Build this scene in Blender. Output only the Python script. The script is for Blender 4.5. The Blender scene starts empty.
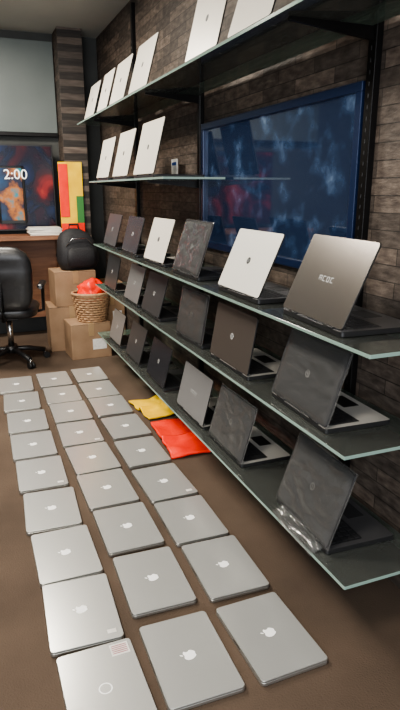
import bpy, bmesh, math, random
from mathutils import Matrix, Vector, noise
random.seed(7)
S=bpy.context.scene
T=Matrix.Translation
def R(a,ax): return Matrix.Rotation(math.radians(a),4,ax)

# ------------------------------------------------------------ materials
def mat(name,col,rough=.5,metal=0,**k):
    m=bpy.data.materials.new(name); m.use_nodes=True
    b=m.node_tree.nodes['Principled BSDF']
    b.inputs['Base Color'].default_value=(*col,1)
    b.inputs['Roughness'].default_value=rough
    b.inputs['Metallic'].default_value=metal
    for kk,v in k.items(): b.inputs[kk].default_value=v
    return m
def nd(m,t,**k):
    n=m.node_tree.nodes.new(t)
    for a,v in k.items(): setattr(n,a,v)
    return n
def lk(m,a,b): m.node_tree.links.new(a,b)
def ramp(m,stops):
    n=nd(m,'ShaderNodeValToRGB'); e=n.color_ramp.elements
    while len(e)<len(stops): e.new(.5)
    for i,(p,c) in enumerate(stops): e[i].position=p; e[i].color=(*c,1)
    return n
def noise_mat(name,stops,scale=(1,1,1),nscale=8,detail=6,rough=.7,metal=0,bump=0,bscale=None,dist=.002,ndist=0,**k):
    m=mat(name,stops[0][1],rough,metal,**k); b=m.node_tree.nodes['Principled BSDF']
    tc=nd(m,'ShaderNodeTexCoord'); mp=nd(m,'ShaderNodeMapping'); mp.inputs['Scale'].default_value=scale
    lk(m,tc.outputs['Object'],mp.inputs['Vector'])
    n=nd(m,'ShaderNodeTexNoise'); n.inputs['Scale'].default_value=nscale; n.inputs['Detail'].default_value=detail
    n.inputs['Distortion'].default_value=ndist
    lk(m,mp.outputs[0],n.inputs['Vector'])
    r=ramp(m,stops); lk(m,n.outputs['Fac'],r.inputs[0]); lk(m,r.outputs[0],b.inputs['Base Color'])
    if bump:
        n2=nd(m,'ShaderNodeTexNoise'); n2.inputs['Scale'].default_value=bscale or nscale*4
        n2.inputs['Detail'].default_value=4
        lk(m,mp.outputs[0],n2.inputs['Vector'])
        bp=nd(m,'ShaderNodeBump'); bp.inputs['Strength'].default_value=bump; bp.inputs['Distance'].default_value=dist
        lk(m,n2.outputs['Fac'],bp.inputs['Height']); lk(m,bp.outputs[0],b.inputs['Normal'])
    return m

M={}
M['silver']=mat('aluminium_silver',(.70,.70,.68),.24,.62)
M['silver_edge']=mat('aluminium_edge',(.5,.5,.48),.35,.9)
M['emblem']=mat('emblem_polished',(.98,.98,.98),.2,.0)
M['emblem_dim']=mat('emblem_chrome',(.7,.71,.7),.25,.6)
M['black']=mat('black_plastic',(.014,.014,.015),.4)
M['key']=mat('key_plastic',(.025,.025,.027),.55)
M['deck']=mat('palmrest_dark',(.10,.10,.105),.35,.4)
M['deck_s']=mat('palmrest_silver',(.62,.60,.56),.4,.3)
M['screen']=mat('lcd_glass',(.01,.012,.015),.12)
M['gun']=noise_mat('lid_gunmetal',[(.3,(.20,.18,.165)),(.7,(.23,.21,.19))],scale=(1,60,1),nscale=6,rough=.25,metal=.8)
M['dark']=mat('lid_charcoal',(.065,.066,.070),.28,.3)
M['brown']=mat('lid_bronze_grey',(.11,.095,.085),.28,.45)
M['black_lid']=mat('lid_black',(.030,.031,.037),.22,.2)
M['grey']=mat('lid_grey',(.28,.28,.285),.3,.5)
M['lsilver']=mat('lid_silver',(.80,.76,.68),.36,.2)
M['white_lid']=mat('lid_white',(.76,.74,.68),.33,.1)
def filmm():
    m=bpy.data.materials.new('clear_wrap_film'); m.use_nodes=True; nt=m.node_tree
    nt.nodes.remove(nt.nodes['Principled BSDF']); o=nt.nodes['Material Output']
    t=nd(m,'ShaderNodeBsdfTransparent'); t.inputs[0].default_value=(.97,.97,.97,1)
    g=nd(m,'ShaderNodeBsdfGlossy'); g.inputs['Roughness'].default_value=.12; g.inputs[0].default_value=(1,1,1,1)
    d=nd(m,'ShaderNodeBsdfDiffuse'); d.inputs[0].default_value=(.8,.8,.8,1)
    fr=nd(m,'ShaderNodeFresnel'); fr.inputs[0].default_value=1.65
    m0=nd(m,'ShaderNodeMixShader'); m0.inputs[0].default_value=.07; lk(m,t.outputs[0],m0.inputs[1]); lk(m,d.outputs[0],m0.inputs[2])
    mx=nd(m,'ShaderNodeMixShader'); lk(m,fr.outputs[0],mx.inputs[0]); lk(m,m0.outputs[0],mx.inputs[1]); lk(m,g.outputs[0],mx.inputs[2])
    lk(m,mx.outputs[0],o.inputs[0]); return m
M['film']=filmm()
M['paper']=noise_mat('paper_label',[(.3,(.6,.58,.54)),(.7,(.75,.73,.7))],nscale=40,rough=.8)
M['ink']=mat('ink',(.35,.1,.12),.8)
M['card']=noise_mat('cardboard',[(.3,(.25,.155,.09)),(.7,(.33,.215,.13))],nscale=6,rough=.85,bump=.2)
M['tape']=mat('packing_tape',(.33,.22,.12),.3)
M['carpet']=noise_mat('carpet_brown',[(.25,(.062,.042,.029)),(.5,(.088,.060,.042)),(.75,(.115,.080,.056))],nscale=2.2,detail=12,rough=.95,bump=.6,bscale=160,dist=.004)
def wallm():
    m=noise_mat('split_stone_cladding',[(.3,(.055,.042,.036)),(.5,(.10,.080,.067)),(.72,(.165,.135,.115))],scale=(1,3,9),nscale=5,detail=12,rough=.6,bump=.5,bscale=16,dist=.004)
    b=m.node_tree.nodes['Principled BSDF']
    tc=nd(m,'ShaderNodeTexCoord'); sp=nd(m,'ShaderNodeSeparateXYZ'); cb=nd(m,'ShaderNodeCombineXYZ')
    lk(m,tc.outputs['Object'],sp.inputs[0]); lk(m,sp.outputs['Y'],cb.inputs['X']); lk(m,sp.outputs['Z'],cb.inputs['Y'])
    br=nd(m,'ShaderNodeTexBrick'); br.inputs['Scale'].default_value=1; br.inputs['Brick Width'].default_value=.30; br.inputs['Row Height'].default_value=.06
    br.inputs['Mortar Size'].default_value=.002; br.inputs['Color1'].default_value=(.55,.55,.55,1); br.inputs['Color2'].default_value=(1.25,1.2,1.15,1); br.inputs['Mortar'].default_value=(.25,.25,.25,1)
    lk(m,cb.outputs[0],br.inputs['Vector'])
    mx=nd(m,'ShaderNodeMix',data_type='RGBA',blend_type='MULTIPLY'); mx.inputs[0].default_value=1
    src=[l for l in m.node_tree.links if l.to_socket==b.inputs['Base Color']][0].from_socket
    lk(m,src,mx.inputs[6]); lk(m,br.outputs['Color'],mx.inputs[7]); lk(m,mx.outputs[2],b.inputs['Base Color'])
    return m
M['woodwall']=wallm()
M['ply']=noise_mat('wood_desk',[(.3,(.16,.07,.04)),(.7,(.26,.13,.07))],scale=(1,1,10),nscale=4,rough=.5)
M['ceil']=noise_mat('ceiling_paint',[(.3,(.42,.44,.41)),(.7,(.47,.49,.46))],nscale=2,rough=.9)
M['wallg']=noise_mat('wall_dark_paint',[(.3,(.05,.052,.05)),(.7,(.075,.077,.073))],nscale=3,rough=.8)
M['panelg']=noise_mat('grey_green_panel',[(.3,(.11,.13,.125)),(.7,(.14,.16,.155))],nscale=2,rough=.4)
M['post']=mat('black_steel',(.012,.011,.011),.35,.6)
M['red']=noise_mat('red_plastic',[(.3,(.85,.03,.014)),(.7,(1.0,.05,.02))],nscale=9,rough=.4,bump=.4,bscale=12,dist=.01)
M['yellow']=noise_mat('yellow_plastic',[(.3,(.85,.5,.01)),(.7,(1.0,.65,.03))],nscale=9,rough=.45,bump=.4,bscale=12,dist=.01)
M['green']=mat('green_print',(.05,.2,.05),.6)
M['wicker']=noise_mat('wicker',[(.3,(.30,.17,.09)),(.7,(.48,.30,.17))],nscale=40,rough=.7)
M['leather']=noise_mat('black_leather',[(.3,(.012,.012,.013)),(.7,(.022,.022,.024))],nscale=30,rough=.36,bump=.3,bscale=60)
M['nylon']=noise_mat('black_nylon',[(.3,(.012,.012,.014)),(.7,(.025,.025,.028))],nscale=80,rough=.7,bump=.4)
M['chrome']=mat('chrome',(.6,.6,.6),.2,1)
M['blue']=mat('blue_print',(.02,.08,.3),.5)
def glassm():
    m=bpy.data.materials.new('shelf_glass'); m.use_nodes=True; nt=m.node_tree
    nt.nodes.remove(nt.nodes['Principled BSDF']); o=nt.nodes['Material Output']
    t=nd(m,'ShaderNodeBsdfTransparent'); t.inputs[0].default_value=(.93,.97,.95,1)
    g=nd(m,'ShaderNodeBsdfGlossy'); g.inputs['Roughness'].default_value=.04; g.inputs[0].default_value=(.95,1,.98,1)
    d=nd(m,'ShaderNodeBsdfDiffuse'); d.inputs[0].default_value=(.62,.66,.62,1)
    fr=nd(m,'ShaderNodeFresnel'); fr.inputs[0].default_value=1.7
    m0=nd(m,'ShaderNodeMixShader'); m0.inputs[0].default_value=.09; lk(m,t.outputs[0],m0.inputs[1]); lk(m,d.outputs[0],m0.inputs[2])
    mx=nd(m,'ShaderNodeMixShader'); lk(m,fr.outputs[0],mx.inputs[0]); lk(m,m0.outputs[0],mx.inputs[1]); lk(m,g.outputs[0],mx.inputs[2])
    lk(m,mx.outputs[0],o.inputs[0]); return m
M['glass']=glassm()
M['gedge']=mat('glass_green_edge',(.22,.31,.27),.12,0)
M['lamp']=mat('led_panel',(1,1,1),.5,0)
b=M['lamp'].node_tree.nodes['Principled BSDF']; b.inputs['Emission Color'].default_value=(1,.95,.86,1); b.inputs['Emission Strength'].default_value=6

# ------------------------------------------------------------ mesh helpers
class B:
    def __init__(s): s.bm=bmesh.new(); s.mats=[]
    def mi(s,k):
        if k not in s.mats: s.mats.append(k)
        return s.mats.index(k)
    def faces(s,vs,fs,k,Mx=Matrix(),smooth=False):
        i=s.mi(k); bv=[s.bm.verts.new(Mx@Vector(v)) for v in vs]
        for f in fs:
            try: fc=s.bm.faces.new([bv[j] for j in f])
            except ValueError: continue
            fc.material_index=i; fc.smooth=smooth
    def slab(s,w,d,h,r,k,Mx=Matrix(),bev=.0012,seg=4,side=None):
        def ring(ins,z):
            pts=[]; rr=max(r-ins,.0003)
            for cx,cy,a0 in((1,1,0),(-1,1,90),(-1,-1,180),(1,-1,270)):
                for j in range(seg+1):
                    a=math.radians(a0+90*j/seg)
                    pts.append((cx*(w/2-ins-rr)+rr*math.cos(a),cy*(d/2-ins-rr)+rr*math.sin(a),z))
            return pts
        rs=[ring(bev,0),ring(0,bev),ring(0,h-bev),ring(bev,h)]; n=len(rs[0])
        vs=sum(rs,[])
        sf=[[l*n+i,l*n+(i+1)%n,(l+1)*n+(i+1)%n,(l+1)*n+i] for l in range(3) for i in range(n)]
        i0=s.mi(k); bv=[s.bm.verts.new(Mx@Vector(v)) for v in vs]
        i1=s.mi(side) if side else i0
        for f in sf: s.bm.faces.new([bv[j] for j in f]).material_index=i1
        s.bm.faces.new(bv[0:n][::-1]).material_index=i0
        s.bm.faces.new(bv[3*n:]).material_index=i0
    def loft(s,rings,k,Mx=Matrix()):
        n=28; i0=s.mi(k); R_=[]
        for cx,cy,cz,hw,hd,e in rings:
            q=[]
            for i in range(n):
                a=2*math.pi*i/n; c,sn=math.cos(a),math.sin(a)
                q.append(s.bm.verts.new(Mx@Vector((cx+hw*math.copysign(abs(c)**e,c),cy+hd*math.copysign(abs(sn)**e,sn),cz))))
            R_.append(q)
        for a,b_ in zip(R_,R_[1:]):
            for i in range(n):
                f=s.bm.faces.new([a[i],a[(i+1)%n],b_[(i+1)%n],b_[i]]); f.material_index=i0; f.smooth=True
        for q in(R_[0],R_[-1]): f=s.bm.faces.new(q); f.material_index=i0; f.smooth=True
    def film(s,w,d,Mx,seed,amp=.006,over=.012):
        i0=s.mi('film'); n=34; g=[]
        for i in range(n+1):
            row=[]
            for j in range(n+1):
                u,v=i/n-.5,j/n-.5; x,y=u*(w+over),v*(d+over)
                p=Vector((x*16+seed,y*9,seed*.3)); h=abs(noise.noise(p))*1.0+.5*abs(noise.noise(p*2.3))+.25*abs(noise.noise(p*5))
                h+=.5*abs(noise.noise(Vector(((x+y*.6)*22,seed,(x-y)*3))))
                e=min(1,(.5-max(abs(u),abs(v)))*14)
                row.append(s.bm.verts.new(Mx@Vector((x+.004*noise.noise(Vector((y*20,seed,0))),y+.004*noise.noise(Vector((x*20,seed,5))),.0015+amp*h*e-.006*(1-e)))))
            g.append(row)
        for i in range(n):
            for j in range(n):
                f=s.bm.faces.new([g[i][j],g[i+1][j],g[i+1][j+1],g[i][j+1]]); f.material_index=i0; f.smooth=(i*7+j*3)%5>0
    def cyl(s,r,h,k,Mx=Matrix(),n=16,r2=None,smooth=True):
        r2=r if r2 is None else r2
        vs=[(r*math.cos(2*math.pi*i/n),r*math.sin(2*math.pi*i/n),0) for i in range(n)]+[(r2*math.cos(2*math.pi*i/n),r2*math.sin(2*math.pi*i/n),h) for i in range(n)]
        i0=s.mi(k); bv=[s.bm.verts.new(Mx@Vector(v)) for v in vs]
        for i in range(n):
            f=s.bm.faces.new([bv[i],bv[(i+1)%n],bv[n+(i+1)%n],bv[n+i]]); f.material_index=i0; f.smooth=smooth
        s.bm.faces.new(bv[:n][::-1]).material_index=i0; s.bm.faces.new(bv[n:]).material_index=i0
    def tube(s,pts,r,k,n=8,closed=False):
        i0=s.mi(k); P=[Vector(p) for p in pts]; rings=[]; m=len(P)
        for i,p in enumerate(P):
            a=P[(i-1)%m] if (closed or i>0) else P[i]; c=P[(i+1)%m] if (closed or i<m-1) else P[i]
            t=(c-a).normalized(); u=t.orthogonal() if abs(t.z)>.95 else t.cross(Vector((0,0,1))); u.normalize(); v=t.cross(u)
            rings.append([s.bm.verts.new(p+u*r*math.cos(2*math.pi*j/n)+v*r*math.sin(2*math.pi*j/n)) for j in range(n)])
        for i in range(m if closed else m-1):
            A=rings[i]; Bq=rings[(i+1)%m]
            for j in range(n):
                f=s.bm.faces.new([A[j],A[(j+1)%n],Bq[(j+1)%n],Bq[j]]); f.material_index=i0; f.smooth=True
        if not closed:
            for q in(rings[0],rings[-1]): s.bm.faces.new(q).material_index=i0
    def box(s,x0,x1,y0,y1,z0,z1,k,bev=.002,r=.003,side=None):
        s.slab(x1-x0,y1-y0,z1-z0,r,k,T(((x0+x1)/2,(y0+y1)/2,z0)),bev=bev,seg=2,side=side)
    def mesh(s,name):
        bmesh.ops.recalc_face_normals(s.bm,faces=s.bm.faces)
        me=bpy.data.meshes.new(name); s.bm.to_mesh(me); s.bm.free()
        for k in s.mats: me.materials.append(M[k])
        return me
def obj(name,me,loc=(0,0,0),rz=0,parent=None,rot=None):
    if isinstance(me,B): me=me.mesh(name)
    o=bpy.data.objects.new(name,me); S.collection.objects.link(o); o.location=loc
    o.rotation_euler=rot if rot else (0,0,math.radians(rz))
    if parent: o.parent=parent
    return o

# ------------------------------------------------------------ laptops
FRUIT=[(0,-.46),(.14,-.5),(.27,-.42),(.38,-.26),(.42,-.12),(.33,-.04),(.29,.08),(.33,.2),(.4,.27),(.3,.36),(.16,.38),(0,.32),(-.16,.38),(-.3,.35),(-.42,.22),(-.46,.04),(-.42,-.18),(-.3,-.38),(-.16,-.5)]
LEAF=[(.0,.40),(.02,.52),(.1,.62),(.17,.64),(.16,.54),(.1,.45)]
def flat(b,pts,s,k,Mx,z=0):
    n=len(pts); vs=[(x*s,y*s,z) for x,y in pts]
    b.faces(vs,[list(range(n))],k,Mx)
def closed_mesh(label=False,ring=False,small=False):
    b=B(); W,D=.352,.243
    for x in(-1,1):
        for y in(-1,1): b.cyl(.007,.0025,'black',T((x*(D/2-.02),y*(W/2-.02),0)),10)
    b.slab(D,W,.0115,.014,'silver',T((0,0,.002)),side='silver_edge')
    b.slab(D-.004,W-.004,.002,.013,'black',T((0,0,.0130)),bev=.0002)
    b.slab(D,W,.0065,.014,'silver',T((0,0,.0147)),side='silver_edge',bev=.0015)
    b.cyl(.0045,W*.76,'black',T((D/2-.003,-W*.38,.0125))@R(-90,'X'),10)
    b.slab(.006,.05,.0012,.002,'black',T((-D/2+.0025,0,.0128)),bev=.0001)
    if ring:
        n=24; vs=[(r*math.cos(2*math.pi*i/n),r*math.sin(2*math.pi*i/n),.0214) for r in(.017,.021) for i in range(n)]
        b.faces(vs,[[i,(i+1)%n,n+(i+1)%n,n+i] for i in range(n)],'emblem')
    else:
        Mx=T((0,0,.0214))@R(90,'Z'); flat(b,FRUIT,.046,'emblem',Mx); flat(b,LEAF,.046,'emblem',Mx)
    if label:
        b.slab(.06,.05,.0004,.001,'paper',T((.078,.138,.0212)),bev=.0001)
        for i in range(5): b.slab(.05,.0035,.0003,.0005,'ink',T((.078,.122+i*.008,.0216)),bev=.0001)
    if small: b.slab(.03,.018,.0004,.001,'paper',T((.085,-.14,.0212)),bev=.0001)
    return b.mesh('closed_laptop')
CM=[closed_mesh(),closed_mesh(True,True),closed_mesh(small=True)]
ROWS=[[4.46,4.06,3.665,3.28,2.9,2.515,2.14,1.775,1.405],[4.486,4.10,3.735,3.355,2.982,2.613,2.237,1.85,1.435],[4.507,4.116,3.75,3.353,2.962,2.57,2.196,1.825,1.428]]
XS=[.253,.538,.82]
VAR={(0,7):2,(2,5):2,(0,4):2,(1,3):2}
for c in range(3):
    for i,y in enumerate(ROWS[c]):
        me=CM[1] if (c==0 and i==8) else CM[VAR.get((c,i),0)]
        obj('laptop',me,(XS[c]+random.uniform(-.006,.006),y,0),random.uniform(-2,2)+(-1.5 if c==0 else 0))

def open_mesh(W,D,a,lid,base,logo,film=0):
    b=B(); h=.017
    for x in(.03,D-.03):
        for y in(-1,1): b.cyl(.008,.003,'black',T((x,y*(W/2-.03),0)),10)
    b.slab(D,W,h,.012,base,T((D/2,0,.0025)),side='black')
    z=h+.0026
    b.slab(D*.46,W*.88,.0008,.004,'black',T((D*.34,0,z)),bev=.0002)
    rows,cols=5,13; kw=W*.86/cols; kd=D*.44/rows
    for i in range(rows):
        for j in range(cols):
            b.slab(kd*.82,kw*.84,.0018,.002,'key',T((D*.12+kd*(i+.5),-W*.43+kw*(j+.5),z+.0006)),bev=.0004,seg=1)
    b.slab(D*.25,W*.28,.0006,.004,'black' if base!='deck' else 'key',T((D*.78,.01,z)),bev=.0002)
    L=T((.004,0,h+.002))@R(-a,'Y')
    for y in(-1,1): b.cyl(.006,W*.14,'black',T((.004,y*W*.3-W*.07,h+.003))@R(-90,'X'),12)
    b.slab(D,W,.0065,.012,lid,L@T((D/2+.004,0,0)),side='black')
    b.slab(D-.006,W-.006,.0015,.010,'black',L@T((D/2+.004,0,-.001)),bev=.0003)
    b.slab(D*.84,W*.92,.0006,.002,'screen',L@T((D/2+.008,0,-.0014)),bev=.0001)
    if logo=='disc':
        b.cyl(.015,.0006,'emblem_dim' if lid not in('lsilver','white_lid') else 'black',L@T((D*.52,0,.0065)),24)
        for q in(-1,1): b.slab(.016,.003,.0004,.001,'black' if lid not in('lsilver','white_lid') else 'emblem_dim',L@T((D*.52,q*.005,.0071))@R(12,'Z'),bev=.0001,seg=1)
    elif logo=='bar':
        for q in range(4):
            cy=.036-q*.024; G=L@T((D*.5,cy,.0066))
            b.slab(.003,.016,.0005,.0008,'emblem_dim',G@T((.008,0,0)),bev=.0001,seg=1)
            b.slab(.003,.016,.0005,.0008,'emblem_dim',G@T((-.008 if q!=0 else 0,0,0)),bev=.0001,seg=1)
            b.slab(.016,.003,.0005,.0008,'emblem_dim',G@T((0,.0065,0)),bev=.0001,seg=1)
            if q in(0,2): b.slab(.016,.003,.0005,.0008,'emblem_dim',G@T((0,-.0065,0)),bev=.0001,seg=1)
    if film:
        b.film(D,W,L@T((D/2+.004,0,.0066)),film,.009 if film>4 else .004)
        if film>6: b.film(.08,W*.8,T((-.012,-.01,.012))@R(-20,'Y'),film+2,.02,.0)
    return b.mesh('open_laptop')
HX=1.045
Z={1:2.011,2:1.527,3:1.023,4:.681,5:.254}
L={3:[(1.635,.40,.285,66,'gun','deck','bar',-3,0),(2.21,.40,.27,66,'white_lid','deck','disc',0,0),(2.85,.38,.27,72,'dark','deck','disc',0,5.1),(3.40,.36,.26,72,'lsilver','deck_s','disc',2,0),(3.97,.38,.245,74,'black_lid','deck','disc',0,0),(4.56,.40,.24,74,'dark','deck','disc',0,0)],
4:[(1.69,.40,.26,72,'dark','deck_s','disc',-2,2.9),(2.29,.41,.25,80,'brown','deck_s','disc',0,0),(2.80,.34,.25,80,'black_lid','deck','disc',3,3.7),(3.50,.38,.25,74,'dark','deck','disc',0,0),(3.965,.36,.25,74,'grey','deck','disc',0,0),(4.60,.38,.25,78,'dark','deck_s','disc',0,0)],
5:[(1.63,.38,.28,70,'dark','deck','disc',-2,7.4),(2.32,.38,.26,74,'dark','deck_s','disc',0,4.6),(2.79,.40,.25,76,'grey','deck_s','bar',0,0),(3.42,.37,.25,76,'black_lid','deck','disc',0,0),(3.97,.37,.25,74,'dark','deck','disc',0,0),(4.51,.36,.24,76,'grey','deck','disc',0,0)],
2:[(3.57,.44,.32,76,'lsilver','deck_s','disc',0,0),(4.15,.42,.31,76,'lsilver','deck_s','disc',0,0),(4.70,.42,.30,76,'lsilver','deck_s','disc',0,0)],
1:[(2.155,.36,.27,72,'lsilver','deck_s','disc',0,0),(2.63,.38,.30,76,'lsilver','deck_s','disc',0,0),(3.65,.40,.29,74,'lsilver','deck_s','disc',0,0),(4.17,.40,.28,74,'lsilver','deck_s','disc',0,0),(4.62,.34,.28,74,'lsilver','deck_s','disc',0,0),(5.1,.38,.27,74,'lsilver','deck_s','disc',0,0)]}
for k,rows in L.items():
    for (y,W,D,a,lid,base,logo,yaw,fl) in rows:
        obj('laptop',open_mesh(W,D,a,lid,base,logo,fl),(HX,y,Z[k]),yaw)

# ------------------------------------------------------------ shelving
XW=1.40; XF=1.0; XB=1.366
ends={1:(1.0,5.4),2:(3.05,5.0),3:(1.25,4.95),4:(1.33,4.95),5:(1.28,4.95)}
for k,(y0,y1) in ends.items():
    b=B(); b.slab(XB-XF,y1-y0,.012,.004,'glass',T(((XF+XB)/2,(y0+y1)/2,Z[k]-.012)),bev=.001,seg=2,side='gedge')
    obj('glass_shelf',b)
for y in(1.84,3.47,4.9):
    b=B(); b.box(XW-.03,XW-.0005,y-.022,y+.022,.0,2.85,'post')
    for i in range(70): b.slab(.002,.006,.014,.001,'black',T((XW-.031,y,.1+i*.038)),bev=.0003,seg=1)
    for k,(y0,y1) in ends.items():
        if y0<y<y1:
            z=Z[k]-.0125
            vs=[(XF+.04,-.006,z-.012),(XW-.03,-.006,z-.045),(XW-.03,-.006,z),(XF+.04,-.006,z)]
            vs+= [(a,.006,c) for a,_,c in vs]
            b.faces(vs,[[0,1,2,3],[7,6,5,4],[0,4,5,1],[1,5,6,2],[2,6,7,3],[3,7,4,0]],'post',T((0,y,0)))
    obj('shelf_upright',b)
b=B(); b.slab(.006,.12,.13,.002,'paper',bev=.0006,seg=1); b.slab(.004,.08,.02,.001,'blue',T((-.004,0,.09)),bev=.0004,seg=1); obj('display_card',b,(1.355,3.865,1.5275))

# ------------------------------------------------------------ room
def shell(name,x0,x1,y0,y1,z0,z1,k):
    b=B(); b.box(x0,x1,y0,y1,z0,z1,k,bev=.0005,r=.001); return obj(name,b)
CZ=2.9
shell('floor',-3.2,XW+.1,-2.6,6.5,-.1,0,'carpet')
shell('ceiling',-3.2,XW+.1,-2.6,6.5,CZ,CZ+.1,'ceil')
shell('wall_right',XW,XW+.1,-2.6,6.5,0,CZ,'woodwall')
shell('wall_back',-3.2,XW,6.3,6.5,0,CZ,'wallg')
shell('wall_left',-3.3,-3.2,-2.6,6.5,0,CZ,'wallg')
M['wframe']=mat('window_frame_blue',(.012,.025,.07),.3,.2)
wp=noise_mat('window_pane_painted_reflection',[(.50,(.012,.020,.042)),(.60,(.020,.036,.072)),(.68,(.045,.070,.12)),(.80,(.12,.17,.25))],scale=(1,1,1.1),nscale=8,detail=15,rough=.04,ndist=.2)  # tree reflections painted into the pane colour as pale blue noise
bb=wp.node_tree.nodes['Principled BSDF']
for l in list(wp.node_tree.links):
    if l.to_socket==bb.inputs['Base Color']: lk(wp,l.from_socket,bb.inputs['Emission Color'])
bb.inputs['Emission Strength'].default_value=.5  # painted pattern also glows faintly, standing in for daylight in the glass
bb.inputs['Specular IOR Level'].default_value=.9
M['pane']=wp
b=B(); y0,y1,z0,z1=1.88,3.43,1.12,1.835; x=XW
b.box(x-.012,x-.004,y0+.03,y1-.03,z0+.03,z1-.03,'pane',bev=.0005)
for q in((y0,y1,z0,z0+.035),(y0,y1,z1-.035,z1)): b.box(x-.03,x-.001,*q,'wframe')
for q in((y0,y0+.035,z0+.035,z1-.035),(y1-.035,y1,z0+.035,z1-.035)): b.box(x-.03,x-.001,*q,'wframe')
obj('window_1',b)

# back of shop
b=B(); b.box(-1.2,.96,6.24,6.3,2.0,2.82,'panelg'); b.box(-1.2,.96,6.225,6.3,1.965,2.0,'post'); obj('wall_panel',b)
b=B(); b.box(.97,1.2,6.0,6.3,0,CZ,'woodwall'); obj('wall_column',b)
b=B(); b.box(-.9,.9,5.75,6.10,1.0,1.04,'ply'); b.box(-.88,-.84,5.77,6.1,0,1.0,'ply'); b.box(.84,.88,5.77,6.1,0,1.0,'ply'); b.box(-.84,.84,6.05,6.08,.2,1.0,'ply')
for i in range(3): b.box(-.84,-.2,5.77,5.80,.66+i*.11,.76+i*.11,'ply')
obj('wooden_desk',b)
M['tvred']=noise_mat('tv_picture',[(.32,(.008,.02,.07)),(.46,(.006,.008,.02)),(.56,(.05,.008,.012)),(.66,(.26,.02,.02)),(.78,(.5,.12,.04))],nscale=2.4,detail=4,rough=.2,ndist=1)
M['tvglow']=mat('tv_digits',(.9,.9,.9),.4); g=M['tvglow'].node_tree.nodes['Principled BSDF']; g.inputs['Emission Color'].default_value=(1,1,1,1); g.inputs['Emission Strength'].default_value=.2
M['phoneimg']=noise_mat('tv_phone_picture',[(.3,(.01,.05,.12)),(.5,(.02,.02,.04)),(.6,(.4,.14,.03)),(.7,(.02,.2,.25))],nscale=6,rough=.2)
tb=B(); tb.box(-.55,.88,6.12,6.16,1.07,1.88,'black'); tb.box(-.535,.865,6.116,6.121,1.085,1.865,'tvred',bev=.0005)
tb.box(.33,.59,6.112,6.117,1.14,1.68,'black',bev=.001,r=.02); tb.box(.35,.57,6.108,6.113,1.17,1.66,'phoneimg',bev=.0005)
tb.box(.0,.3,6.16,6.239,1.35,1.6,'post')
tv=obj('television',tb)
cu=bpy.data.curves.new('digits','FONT'); cu.body='2:00'; cu.size=.13; cu.extrude=.001; cu.materials.append(M['tvglow'])
t=bpy.data.objects.new('screen_digits',cu); S.collection.objects.link(t); t.location=(.40,6.10,1.56); t.rotation_euler=(math.pi/2,0,0); t.parent=tv
b=B(); b.box(.90,1.13,5.97,5.985,.03,1.0,'black'); b.box(.90,1.13,5.97,5.985,1.0,1.72,'yellow'); b.box(.90,.99,5.965,5.971,1.2,1.7,'red'); b.box(.90,1.13,5.965,5.971,1.0,1.14,'red'); b.box(1.06,1.13,5.965,5.971,1.14,1.4,'green'); b.box(.89,1.14,5.93,5.99,0,.03,'chrome'); obj('advertising_banner',b)

def carton(name,cx,cy,w,d,h,z=0,rz=0):
    b=B(); b.slab(w,d,h,.006,'card',bev=.004,seg=2)
    b.slab(.05,d+.002,.001,.001,'tape',T((0,0,h)),bev=.0002,seg=1)
    b.slab(.05,.002,h*.35,.0005,'tape',T((0,-d/2-.001,h*.65)),bev=.0002,seg=1)
    b.slab(w*.35,.001,h*.3,.0005,'paper',T((w*.2,-d/2-.0006,h*.25)),bev=.0001,seg=1)
    b.slab(w*.96,.002,.002,.0005,'black',T((0,-d/2,h-.006)),bev=.0002,seg=1)
    return obj(name,b,(cx,cy,z),rz)
carton('cardboard_box',.95,5.17,.36,.30,.32,0,3)
carton('cardboard_box',.86,5.54,.42,.36,.42,0,-2)
carton('cardboard_box',.90,5.54,.38,.34,.32,.4215,2)
carton('cardboard_box',1.25,5.62,.26,.34,.6,0,0)
b=B()
for i in range(9): b.slab(.30+random.uniform(-.02,.02),.2,.008,.003,'paper' if i%2 else 'lsilver',T((0,0,i*.0082))@R(random.uniform(-5,5),'Z'),bev=.001,seg=1)
obj('paper_stack',b,(.72,5.9,1.0405) )
b=B(); n=28
for k in range(11):
    z=.01+k*.022; r=.105+.035*k/10
    b.tube([(( r+.006*(1 if (i+k)%2 else -1))*1.15*math.cos(2*math.pi*i/n),(r+.006*(1 if (i+k)%2 else -1))*math.sin(2*math.pi*i/n),z) for i in range(n)],.010,'wicker',6,True)
b.cyl(.1,.012,'wicker',T((0,0,0)),20)
b.tube([((.147)*1.15*math.cos(2*math.pi*i/n),.147*math.sin(2*math.pi*i/n),.25) for i in range(n)],.014,'wicker',8,True)
obj('wicker_basket',b,(1.0,5.15,.322))
def blob(name,k,loc,sx,sy,sz,seed):
    bm=bmesh.new(); bmesh.ops.create_icosphere(bm,subdivisions=4,radius=1)
    for v in bm.verts:
        p=v.co.copy(); d=noise.noise(p*1.8+Vector((seed,0,0)))*.25+noise.noise(p*5+Vector((0,seed,0)))*.12
        p*=1+d; p.z=max(p.z,-.75); v.co=Vector((p.x*sx,p.y*sy,(p.z+.75)*sz))
    for f in bm.faces: f.smooth=True
    me=bpy.data.meshes.new(name); bm.to_mesh(me); bm.free(); me.materials.append(M[k]); return obj(name,me,loc)
blob('red_bag','red',(1.0,5.15,.50),.13,.11,.11,3)
b=B()
b.loft([(0,0,0,.13,.07,.5),(0,0,.01,.16,.09,.5),(.005,-.005,.08,.19,.12,.55),(.0,-.005,.18,.185,.115,.6),(-.01,0,.27,.165,.10,.65),(-.02,.005,.33,.13,.08,.75),(-.025,.01,.365,.07,.045,.9),(-.025,.01,.375,.03,.02,1)],'nylon')
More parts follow.
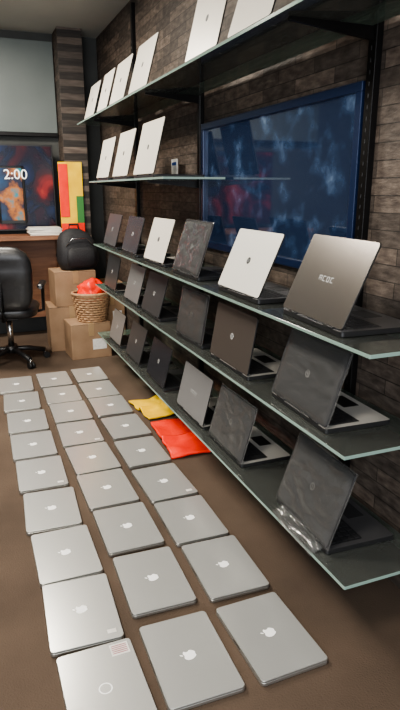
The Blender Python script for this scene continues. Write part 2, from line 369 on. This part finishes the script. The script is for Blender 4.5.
b.loft([(0,-.10,.03,.08,.03,.6),(0,-.115,.05,.13,.035,.6),(0,-.12,.13,.135,.04,.6),(0,-.115,.19,.12,.03,.6),(0,-.105,.21,.08,.02,.6)],'nylon')
b.tube([(-.07,0,.355),(-.06,0,.41),(.02,0,.41),(.03,0,.35)],.01,'nylon',8)
for x in(-.09,.09): b.tube([(x,.07,.32),(x*1.5,.13,.24),(x*1.7,.13,.12),(x,.10,.03)],.016,'nylon',8)
b.tube([(-.13,-.10,.22),(-.08,-.115,.29),(.06,-.11,.29),(.12,-.10,.22)],.004,'chrome',6)
obj('backpack',b,(.96,5.52,.7425),8)
# office chair
b=B()
for i in range(5):
    a=math.radians(72*i+20); c,s_=math.cos(a),math.sin(a)
    b.tube([(0,0,.12),(.15*c,.15*s_,.11),(.29*c,.29*s_,.075)],.022,'black',8)
    for q in(.004,-.024): b.cyl(.028,.02,'black',T((.30*c,.30*s_,.028))@R(math.degrees(a),'Z')@R(90,'X')@T((0,0,q)),14)
    b.cyl(.008,.05,'chrome',T((.29*c,.29*s_,.03)),8)
b.cyl(.05,.06,'black',T((0,0,.09)),16); b.cyl(.025,.28,'chrome',T((0,0,.13)),16)
b.slab(.2,.2,.03,.02,'black',T((0,0,.39)),bev=.005)
b.loft([(0,0,.42,.20,.19,.5),(0,0,.435,.245,.235,.5),(0,0,.49,.26,.25,.5),(0,0,.515,.24,.23,.5),(0,0,.525,.17,.16,.6)],'leather')
prof=[(.50,.14,.02),(.52,.2,.045),(.58,.235,.055),(.66,.25,.06),(.70,.25,.052),(.74,.255,.062),(.84,.26,.06),(.88,.255,.05),(.92,.25,.06),(.98,.22,.05),(1.02,.16,.03),(1.03,.1,.012)]
b.loft([(0,-.235-.05*math.sin((z-.5)*3.0)-.05*(z-.5),z,hw,hd,.6) for z,hw,hd in prof],'leather')
b.tube([(0,-.05,.41),(0,-.27,.43),(0,-.33,.55),(0,-.35,.75)],.02,'black',8)
for x in(-1,1):
    b.tube([(x*.2,.05,.43),(x*.29,.05,.45),(x*.30,.03,.66),(x*.30,-.18,.68)],.015,'black',8)
    b.slab(.06,.27,.035,.025,'leather',T((x*.30,-.04,.67)),bev=.012,seg=4)
obj('office_chair',b,(.28,5.17,0),-12)

def sheet(name,k,loc,w,d,rz,seed,lift=.05):
    bm=bmesh.new(); n=30; g=[]
    for i in range(n+1):
        row=[]
        for j in range(n+1):
            x=(i/n-.5)*w; y=(j/n-.5)*d
            z=.016+.014*(noise.noise(Vector((x*9+seed,y*9,0)))+.5)+lift*max(0,(i/n-.72))*1.6+.03*math.exp(-((j/n-.45)/.03)**2)
            x+=.012*noise.noise(Vector((y*14,seed,1))); y+=.012*noise.noise(Vector((x*14,seed,3)))
            row.append(bm.verts.new((x,y,z)))
        g.append(row)
    for i in range(n):
        for j in range(n):
            f=bm.faces.new([g[i][j],g[i+1][j],g[i+1][j+1],g[i][j+1]]); f.smooth=True
    res=bmesh.ops.extrude_face_region(bm,geom=bm.faces[:])
    for v in [e for e in res['geom'] if isinstance(e,bmesh.types.BMVert)]: v.co.z=max(.0005,v.co.z-.012)
    bmesh.ops.recalc_face_normals(bm,faces=bm.faces)
    me=bpy.data.meshes.new(name); bm.to_mesh(me); bm.free(); me.materials.append(M[k]); return obj(name,me,loc,rz)
sheet('red_plastic_bag','red',(1.125,3.07,0),.31,.52,-3,2,.12)
sheet('yellow_plastic_bag','yellow',(1.09,3.60,0),.22,.36,6,5)

# ------------------------------------------------------------ lights
def area(name,loc,rot,sx,sy,pw,col):
    l=bpy.data.lights.new(name,'AREA'); l.shape='RECTANGLE'; l.size=sx; l.size_y=sy; l.energy=pw; l.color=col
    o=bpy.data.objects.new(name,l); S.collection.objects.link(o); o.location=loc; o.rotation_euler=rot; return o
for (x,y,p_) in((-.7,.6,55),(-.7,3.0,70),(-.1,4.7,95)):
    b=B(); b.box(-.3,.3,-.3,.3,-.02,0,'lamp'); b.box(-.32,.32,-.32,-.3,-.025,0,'chrome');b.box(-.32,.32,.3,.32,-.025,0,'chrome');b.box(-.32,-.3,-.3,.3,-.025,0,'chrome');b.box(.3,.32,-.3,.3,-.025,0,'chrome')
    obj('ceiling_light',b,(x,y,CZ))
    area('ceiling_lamp_light',(x,y,CZ-.03),(0,0,0),.55,.55,p_,(1,.92,.80))
area('daylight_from_shopfront',(-1.2,-2.4,1.6),(math.radians(90),0,math.radians(-12)),3,2.2,200,(.93,.96,1))
w=bpy.data.worlds.new('w'); S.world=w; w.use_nodes=True; w.node_tree.nodes['Background'].inputs[0].default_value=(.85,.9,1,1); w.node_tree.nodes['Background'].inputs[1].default_value=.85
S.view_settings.look='AgX - Medium High Contrast'
# ------------------------------------------------------------ camera
cd=bpy.data.cameras.new('camera'); cam=bpy.data.objects.new('camera',cd); S.collection.objects.link(cam)
cam.location=(0,0,1.46); cam.rotation_euler=(math.radians(90-15.9),0,math.radians(-21.7))
cd.sensor_fit='VERTICAL'; cd.sensor_height=36; cd.sensor_width=36; cd.lens=580/710*36; cd.clip_start=.05
S.camera=cam
